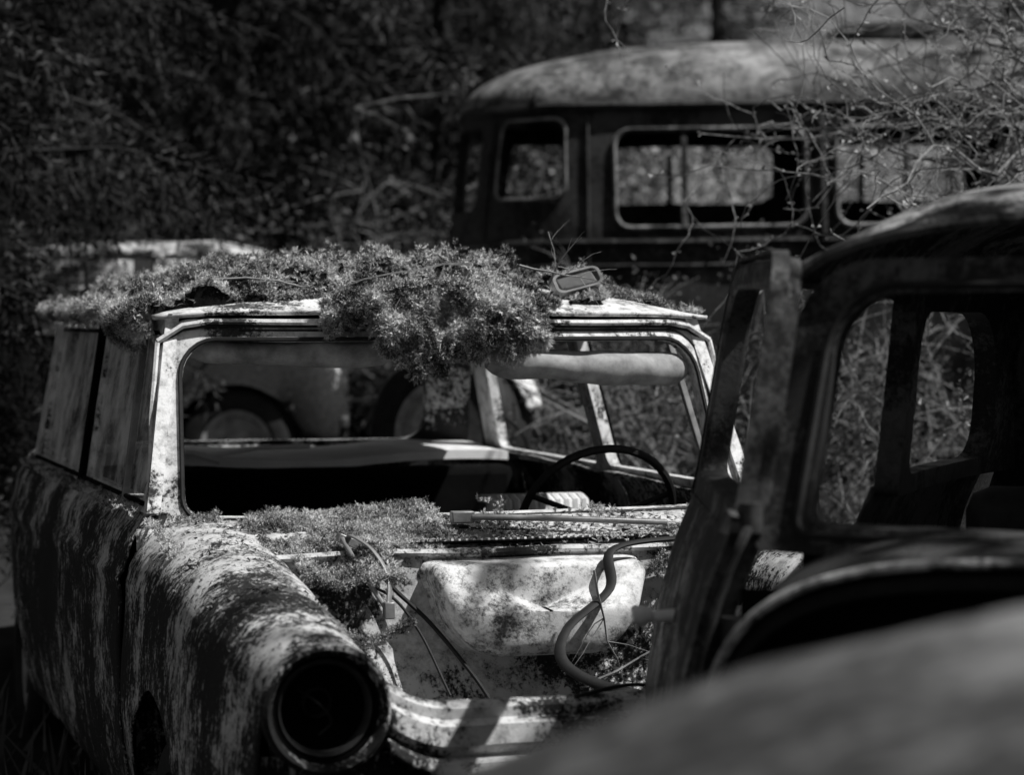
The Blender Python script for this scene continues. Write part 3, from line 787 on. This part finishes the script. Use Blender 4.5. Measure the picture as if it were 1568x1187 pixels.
# ================================================================== BUS
bus = empty('abandoned_bus', (.485, 12.3, 0), R(-1.5), ry=R(-.6))
def bplan(s):
    if s >= 0: return (s, 0.0)
    ph = min(1, -s/1.45)*math.pi/2
    return (-.82*math.sin(ph)**.75, 1.0*(1-math.cos(ph)**.75))
def bmap2(s, z, far=False, out=0):
    x, y = bplan(s); t = max(0, z-1.9)
    k = .075*(t/.6)**1.3 - .03*math.sin(max(0, min(1, (z-.8)/1.1))*math.pi)
    y = y+k*(1-y); x = x+(k*.8 if s < -.3 else 0)
    y -= out*(1-y)
    return (x, 2.0-y if far else y, z)
for far in (False, True):
    nm = 'far' if far else 'near'
    off = (0, -.05 if far else .05, 0)
    b = MB()
    b.grid(lambda u, v: bmap2(-1.45+7.2*u, .78+1.07*v, far), 140, 14)
    zb = 2.12 if far else 1.925
    b.ring(rrect(-1.36, -.80, 2.02, 2.46, .07, m=8), rrect(-1.45, -.70, 1.85, 2.53, .002, m=8), lambda a, z: bmap2(a, z, far), (.05, off[1]*.5, 0), 2)
    b.ring(rrect(-.60, -.14, 2.08 if not far else 2.0, 2.47, .05, m=8), rrect(-.70, -.04, 1.85, 2.53, .002, m=8), lambda a, z: bmap2(a, z, far), off, 2)
    wins = [(.075, 1.02), (1.20, 2.15), (2.33, 3.28), (3.46, 4.4), (4.58, 5.5)]
    edges = [-.04, 1.11, 2.24, 3.37, 4.49, 5.75]
    for k, (a, c) in enumerate(wins):
        b.ring(rrect(a, c, zb, 2.405+.05*far, .07, m=6), rrect(edges[k], edges[k+1], 1.85, 2.53, .002, m=6), lambda p, z: bmap2(p, z, far), off, 2)
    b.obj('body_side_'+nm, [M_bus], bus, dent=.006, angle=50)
    b = MB()
    for (a, c) in wins:
        lp = rrect(a-.012, c+.012, zb-.012, 2.417+.05*far, .08, m=6); lp.append(lp[0])
        b.tube([bmap2(p, z, far, .015) for p, z in lp], .014, 6, cap=False)
        mid = a+(c-a)*.36; b.beam(bmap2(mid, zb, far), bmap2(mid, 2.41, far), .03, .03)
    lp = rrect(-.61, -.13, 2.07, 2.48, .06, m=6); lp.append(lp[0])
    if not far: b.tube([bmap2(p, z, far, .012) for p, z in lp], .009, 6, cap=False)
    b.obj('window_frames_'+nm, [M_busframe], bus, dent=.004)
    b = MB()
    for z, r in ((1.84, .02), (1.72, .012)): b.tube([bmap2(-1.4+7.1*i/80, z, far, .012) for i in range(81)], r, 6)
    b.tube([bmap2(-1.45+7.2*i/80, 2.545, far, .03) for i in range(81)], .022, 6)
    if not far:
        b.tube([bmap2(-.04, .8+1.7*i/20, far, .01) for i in range(21)], .012, 6); b.tube([bmap2(-.69, .8+1.7*i/20, far, .01) for i in range(21)], .01, 6)
        b.tube([bmap2(1.11, 1.87, far, .02), bmap2(1.11, 2.5, far, .02)], .03, 6)
    b.obj('mouldings_'+nm, [M_bus], bus, dent=.004)
def broof(u, v):
    s = -1.45+7.2*u
    far = v > .5; q = 1-abs(2*v-1)
    p = Vector(bmap2(s, 2.53, far, .02)); c = Vector((max(p.x, .15), 1.0, 2.53))
    pr = p.lerp(c, 1-math.cos(q*math.pi/2)); w = math.sin(q*math.pi/2)
    pr.z = 2.55+.40*w**.85*(.72+.28*min(1, max(0, (pr.x+.8)/1.3)))
    return pr
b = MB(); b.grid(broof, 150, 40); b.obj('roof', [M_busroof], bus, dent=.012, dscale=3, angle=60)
b = MB(); b.lathe([(.3, 0), (.3, .06), (.24, .09), (.001, .10)], (1.55, 1.0, 2.95), 'z', 24); b.tube([(1.3, .75, 2.98), (2.6, .75, 2.99)], .02, 6); b.obj('roof_vent', [M_dark], bus)
b = MB()
for x in (.9, 1.8, 2.7, 3.6, 4.5):
    for y in (.45, 1.5): b.box((x, y, 1.70), (.12, .75, .75))
b.box((-.1, .5, 1.6), (.1, .6, .7))
b.box((2.5, 1, .85), (6, 1.8, .08)); b.obj('seats_and_floor', [M_black], bus, bevel=.04)
b = MB(); b.box((5.72, 1.0, 1.65), (.06, 1.9, 1.75)); b.obj('tail_panel', [M_bus], bus, bevel=.03)
for k, (x, y) in enumerate(((.5, .12), (4.3, .12), (.5, 1.88), (4.3, 1.88))): wheel(bus, 'wheel_%d' % k, (x, y, .92), .38, .2, 'y')

# ================================================================== VEGETATION
def spruce_branch(rg, L, dens=1.0):
    T = []
    nt_ = int(24*L/1.6)+4
    def spine(t): return np.array([L*t, 0, -.30*L*t*t+.06*L*math.sin(t*2)])
    for i in range(nt_):
        t = .12+.88*(i+rg.random()*.6)/nt_; p = spine(t)
        for sg in (-1, 1):
            l = (.38*L/1.6*(1-t)**.7+.12)*rg.uniform(.6, 1.15)
            d = np.array([.75, sg*.8, -.25+rg.normal(0, .15)]); d /= np.linalg.norm(d)
            if rg.random() < .5: d = np.array([.2, sg*.2, -1.])+rg.normal(0, .12, 3); d /= np.linalg.norm(d); l *= 1.0
            k = max(3, int(l/.028*dens))
            for j in range(k):
                q = p+d*l*(j+.5)/k+np.array([0, 0, -.25*l*((j+.5)/k)**2])
                for _ in range(3):
                    e = d*1.1+rg.normal(0, .42, 3); e /= np.linalg.norm(e); w = np.cross(e, rg.normal(0, 1, 3)); w /= np.linalg.norm(w)
                    ln = rg.uniform(.035, .065)/dens**.6; T.append([q-w*.0042/dens**.5, q+w*.0042/dens**.5, q+e*ln])
    return np.array(T)
def spruce_mesh(name, H, rad, nb, seed, dens=1.0, lowest=.3):
    rg = np.random.default_rng(seed)
    br = [spruce_branch(rg, 1.6, dens) for _ in range(4)]
    out = []; b = MB()
    b.tube([(0, 0, H*i/10) for i in range(11)], [.13*H/9*(1-i/10.5) for i in range(11)], 9)
    for i in range(nb):
        h = lowest+(H-lowest)*(i/nb)**1.05; L = rad*(1-(h/H))**.75*rg.uniform(.7, 1.15)+.15
        a = i*2.399+rg.normal(0, .3); s = L/1.6; pit = rg.normal(.1, .15)-.25*(h/H)
        ca, sa, cp, sp = math.cos(a), math.sin(a), math.cos(pit), math.sin(pit)
        Rz = np.array([[ca, -sa, 0], [sa, ca, 0], [0, 0, 1]]); Ry = np.array([[cp, 0, sp], [0, 1, 0], [-sp, 0, cp]])
        M = (Rz @ Ry)
        t = br[i % 4]
        if s < .6: t = t[::2]
        v = (t*np.array([s, s, s])) @ M.T+np.array([0, 0, h])
        out.append(v)
        Q = [Vector(M @ np.array([L*q, 0, s*1.6*(-.30*q*q+.06*math.sin(q*2))]))+Vector((0, 0, h)) for q in (0, .3, .6, .95)]
        b.tube(Q, [.018*s+.003, .009*s+.003, .005, .003], 4, cap=False)
    T = np.concatenate(out).reshape(-1, 3)
    nv0 = len(b.v); me = bpy.data.meshes.new(name)
    nq = len(b.f); n3 = len(T)//3
    me.from_pydata(b.v+[tuple(x) for x in T.tolist()], [], b.f+[(nv0+3*i, nv0+3*i+1, nv0+3*i+2) for i in range(n3)])
    me.materials.append(M_bark); me.materials.append(M_spruce)
    me.polygons.foreach_set('material_index', [0]*nq+[1]*n3); me.update()
    return me
SN = spruce_mesh('spruce_near', 8, 2.2, 190, 1, .8); SA = spruce_mesh('spruce_a', 9, 2.4, 130, 4, .5); SB = spruce_mesh('spruce_b', 11, 2.7, 150, 2, .5)
def place(me, name, x, y, s=1, rz=0, dz=0, tilt=0):
    o = bpy.data.objects.new(name, me); sc.collection.objects.link(o)
    o.location = (x, y, gz(x, y)-.05+dz); o.rotation_euler = (tilt, 0, rz); o.scale = (s, s, s); return o
for i, (x, y, s, w) in enumerate([(-3.7, 9.9, 1.0, 2), (-3.0, 11.3, 1.0, 2), (-2.3, 10.6, .28, 2), (-4.9, 12.5, 1, 1), (-3.2, 14.5, .9, 0), (-1.9, 16.4, .95, 1), (-.5, 17.4, .9, 0), (-2.8, 18.5, 1.1, 1), (-1.2, 20, 1.1, 0),
        (-4.6, 21, 1.2, 1), (-1.8, 24, 1.25, 1), (-.2, 27, 1.2, 1), (3.4, 40, 1.2, 1), (9.5, 24, 1, 0), (8.6, 42, 1.1, 1), (1.2, 34, 1.2, 0), (-1.92, 10.9, .20, 2)]):
    place((SA, SB, SN)[w], 'spruce_tree', x, y, s, i*1.7)
def leafy(name, b, tips, n, leaf_s, rg, spread, wood, lm):
    tips = np.array(tips); c = tips[rg.integers(0, len(tips), n)]+rg.normal(0, spread, (n, 3))
    Rm = rand_rot(n, rg, None, .9); lf = np.array([[[0, 0, 0], [.5, -.32, .05], [1, 0, 0]], [[0, 0, 0], [1, 0, 0], [.5, .32, .05]]])
    v = (np.einsum('nij,tkj->ntki', Rm, lf)*rg.uniform(.5, 1.2, n)[:, None, None, None]*leaf_s+c[:, None, None, :]).reshape(-1, 3)
    nv0 = len(b.v); n3 = len(v)//3; me = bpy.data.meshes.new(name)
    me.from_pydata(b.v+[tuple(x) for x in v.tolist()], [], b.f+[(nv0+3*i, nv0+3*i+1, nv0+3*i+2) for i in range(n3)])
    me.materials.append(wood); me.materials.append(lm)
    me.polygons.foreach_set('material_index', [0]*len(b.f)+[1]*n3); me.update(); return me
def bush_mesh(name, seed, R_=1.0, H=1.6, n=9000, leaf_s=.035, stems=26, lm=None):
    rg = np.random.default_rng(seed); rn = random.Random(seed); b = MB(); tips = []
    for i in range(stems):
        a = rn.uniform(0, 6.28); d = Vector((math.cos(a)*.6, math.sin(a)*.6, 1)); p = Vector((math.cos(a)*.12, math.sin(a)*.12, 0)); r = .012
        pts = [p]; L = H*rn.uniform(.6, 1.15); dd = d.normalized()
        for k in range(8):
            dd = (dd+Vector((rn.gauss(0, .16), rn.gauss(0, .16), rn.gauss(0, .12)-.04))).normalized(); pts.append(pts[-1]+dd*L/8)
        b.tube(pts, [r*(1-.85*k/8) for k in range(9)], 4, cap=False)
        for k in range(2, 9):
            for _ in range(3):
                e = pts[k]+Vector((rn.gauss(0, .17), rn.gauss(0, .17), rn.gauss(0, .14)))*R_
                b.tube([pts[k], (pts[k]+e)/2+Vector((0, 0, .02)), e], [.004, .003, .0015], 3, cap=False); tips.append(tuple(e))
    return leafy(name, b, tips, n, leaf_s, rg, .06, M_twig, lm or M_leaf)
BA = bush_mesh('bush_a', 11, n=5000); BB = bush_mesh('bush_b', 12, 1.2, 2.2, 7000, .05, 34); BC = bush_mesh('bush_c', 14, 1.3, 2.6, 7500, .07, 34, M_leaf2)
for i, (x, y, s, w) in enumerate([(-.9, 15.6, 1.1, 1), (-.2, 14.9, .9, 1), (.9, 10.3, .8, 0), (1.9, 9.6, .8, 0), (2.5, 8.8, .7, 0), (1.5, 8.4, .6, 0), (2.6, 7.4, .6, 0), (.3, 10.8, .7, 0),
        (.5, 18.6, .95, 2), (1.5, 18.0, 1.0, 2), (2.5, 18.4, 1.0, 2), (3.4, 17.8, .95, 2), (4.4, 18.3, 1.0, 2)]):
    place((BA, BB, BC)[w], 'leafy_bush', x, y, s, i*2.1)
def shade_birch(name, seed, H, R_, n, z0):
    rn = random.Random(seed); b = MB(); tips = []
    tr = [Vector((.15*math.sin(i*.7), .12*math.cos(i*.9), H*i/10)) for i in range(11)]
    b.tube(tr, [.13*(1-i/11) + .01 for i in range(11)], 9)
    for i in range(26):
        h = z0+(H-z0)*i/26; k = min(9, int(h/H*10)); p = tr[k].lerp(tr[k+1], h/H*10-k); a = i*2.4
        L = R_*(1-.5*(h-z0)/(H-z0))*rn.uniform(.6, 1.1); d = Vector((math.cos(a), math.sin(a), .45)).normalized(); pts = [p]
        for q in range(7):
            d = (d+Vector((rn.gauss(0, .15), rn.gauss(0, .15), rn.gauss(0, .1)-.08))).normalized(); pts.append(pts[-1]+d*L/7)
            if q > 2:
                e = pts[-1]+Vector((rn.gauss(0, .28), rn.gauss(0, .28), rn.gauss(-.1, .2))); b.tube([pts[-1], e], [.005, .002], 3, cap=False); tips.append(tuple(e))
        b.tube(pts, [.025*(1-.8*q/7)+.003 for q in range(8)], 5, cap=False)
    return leafy(name, b, tips, n, .10, np.random.default_rng(seed), .07, M_bark, M_leaf)
BI = shade_birch('shade_birch', 31, 9.0, 2.2, 2200, 3.8)
for i, (x, y, s) in enumerate([(4.3, 3.3, 1.0), (7.6, 12.5, 1.15)]):  # off-camera birches added to dapple the sunlight
    place(BI, 'shade_birch_tree', x, y, s, i*1.3)
b = MB(); rn = random.Random(21)
b.tube([(2.55, 8.5, .1), (2.45, 8.45, 1.2), (2.3, 8.4, 2.0), (2.25, 8.3, 2.8), (2.1, 8.3, 4.0)], [.09, .08, .065, .05, .02], 9)
for i in range(14):
    z = 1.9+.06*i
    twig(b, (2.3-.05*(z-2), 8.4, z), (-1, rn.uniform(-.35, .2), rn.uniform(-.24, .16)), rn.uniform(1.4, 2.0), .009, 2, rn, .012, .25, 13, 6, .0021)
for i in range(5):
    twig(b, (2.2, 8.35, 2.2+.14*i), (-.6, rn.uniform(-.6, .6), -.4), rn.uniform(.7, 1.2), .007, 2, rn, .04, .27, 10, 5, .0018)
allv = np.array(b.v); lich = allv[np.random.default_rng(5).permutation(len(allv))[:7000]]; n = len(lich)
o = b.obj('bare_tree', [M_twig])
Rm = rand_rot(n, rng, None, 1.0)
v = np.einsum('nij,tkj->ntki', Rm, np.array([[[0, 0, 0], [1, -.3, 0], [1, .3, .1]]]))*rng.uniform(.006, .024, n)[:, None, None, None]+lich[:, None, None, :]
tris_object('lichen', v.reshape(-1, 3, 3), M_leaf2, o)
b = MB()
for i in range(24):
    x = rn.uniform(.2, 3.0); y = rn.uniform(7.6, 9.4)
    twig(b, (x, y, gz(x, y)), (rn.gauss(0, .5), rn.gauss(0, .3), 1), rn.uniform(.9, 1.4), .009, 2, rn, .06, .22, 9, 4, .002)
b.obj('bramble_thicket', [M_twig])
n = 7000; gx = rng.uniform(-3.5, 3.5, n); gy = rng.uniform(2.4, 11, n)
P = np.array([(x, y, gz(x, y)) for x, y in zip(gx, gy)])
Rm = rand_rot(n, rng, None, .35); bl = np.array([[[-.04, 0, 0], [.04, 0, 0], [0, .15, 1]]])
v = np.einsum('nij,tkj->ntki', Rm, bl)*rng.uniform(.08, .28, n)[:, None, None, None]+P[:, None, None, :]
tris_object('grass', v.reshape(-1, 3, 3), M_grass)

# ================================================================== LIGHT, SKY, CAMERA
sd = Vector((.52, -.16, .86)).normalized()
el = math.asin(sd.z); az = math.atan2(sd.x, sd.y)
sun = bpy.data.lights.new('sun', 'SUN'); sun.energy = 5.0; sun.angle = R(.5); sun.color = (1, .995, .985)
so = bpy.data.objects.new('sun', sun); sc.collection.objects.link(so); so.rotation_euler = sd.to_track_quat('Z', 'Y').to_euler(); so.location = (8, -2, 12)
w = bpy.data.worlds.new('World'); sc.world = w; w.use_nodes = True; nt = w.node_tree
sky = nt.nodes.new('ShaderNodeTexSky'); sky.sky_type = 'NISHITA'; sky.sun_disc = False; sky.sun_elevation = el; sky.sun_rotation = az
bw = nt.nodes.new('ShaderNodeRGBToBW'); bg = nt.nodes['Background']; bg.inputs[1].default_value = .05
nt.links.new(sky.outputs[0], bw.inputs[0]); nt.links.new(bw.outputs[0], bg.inputs[0])
cam = bpy.data.cameras.new('camera'); co = bpy.data.objects.new('camera', cam); sc.collection.objects.link(co)
co.location = (0, 0, 1.46); co.rotation_euler = (R(90), 0, 0)
cam.lens = 85; cam.sensor_width = 36; cam.sensor_fit = 'HORIZONTAL'; cam.shift_y = -.0689
cam.clip_start = .05; cam.clip_end = 1500
cam.dof.use_dof = True; cam.dof.focus_distance = 6.0; cam.dof.aperture_fstop = 2.8; cam.dof.aperture_blades = 8
sc.camera = co
sc.view_settings.view_transform = 'Standard'; sc.view_settings.look = 'None'; sc.view_settings.exposure = 0
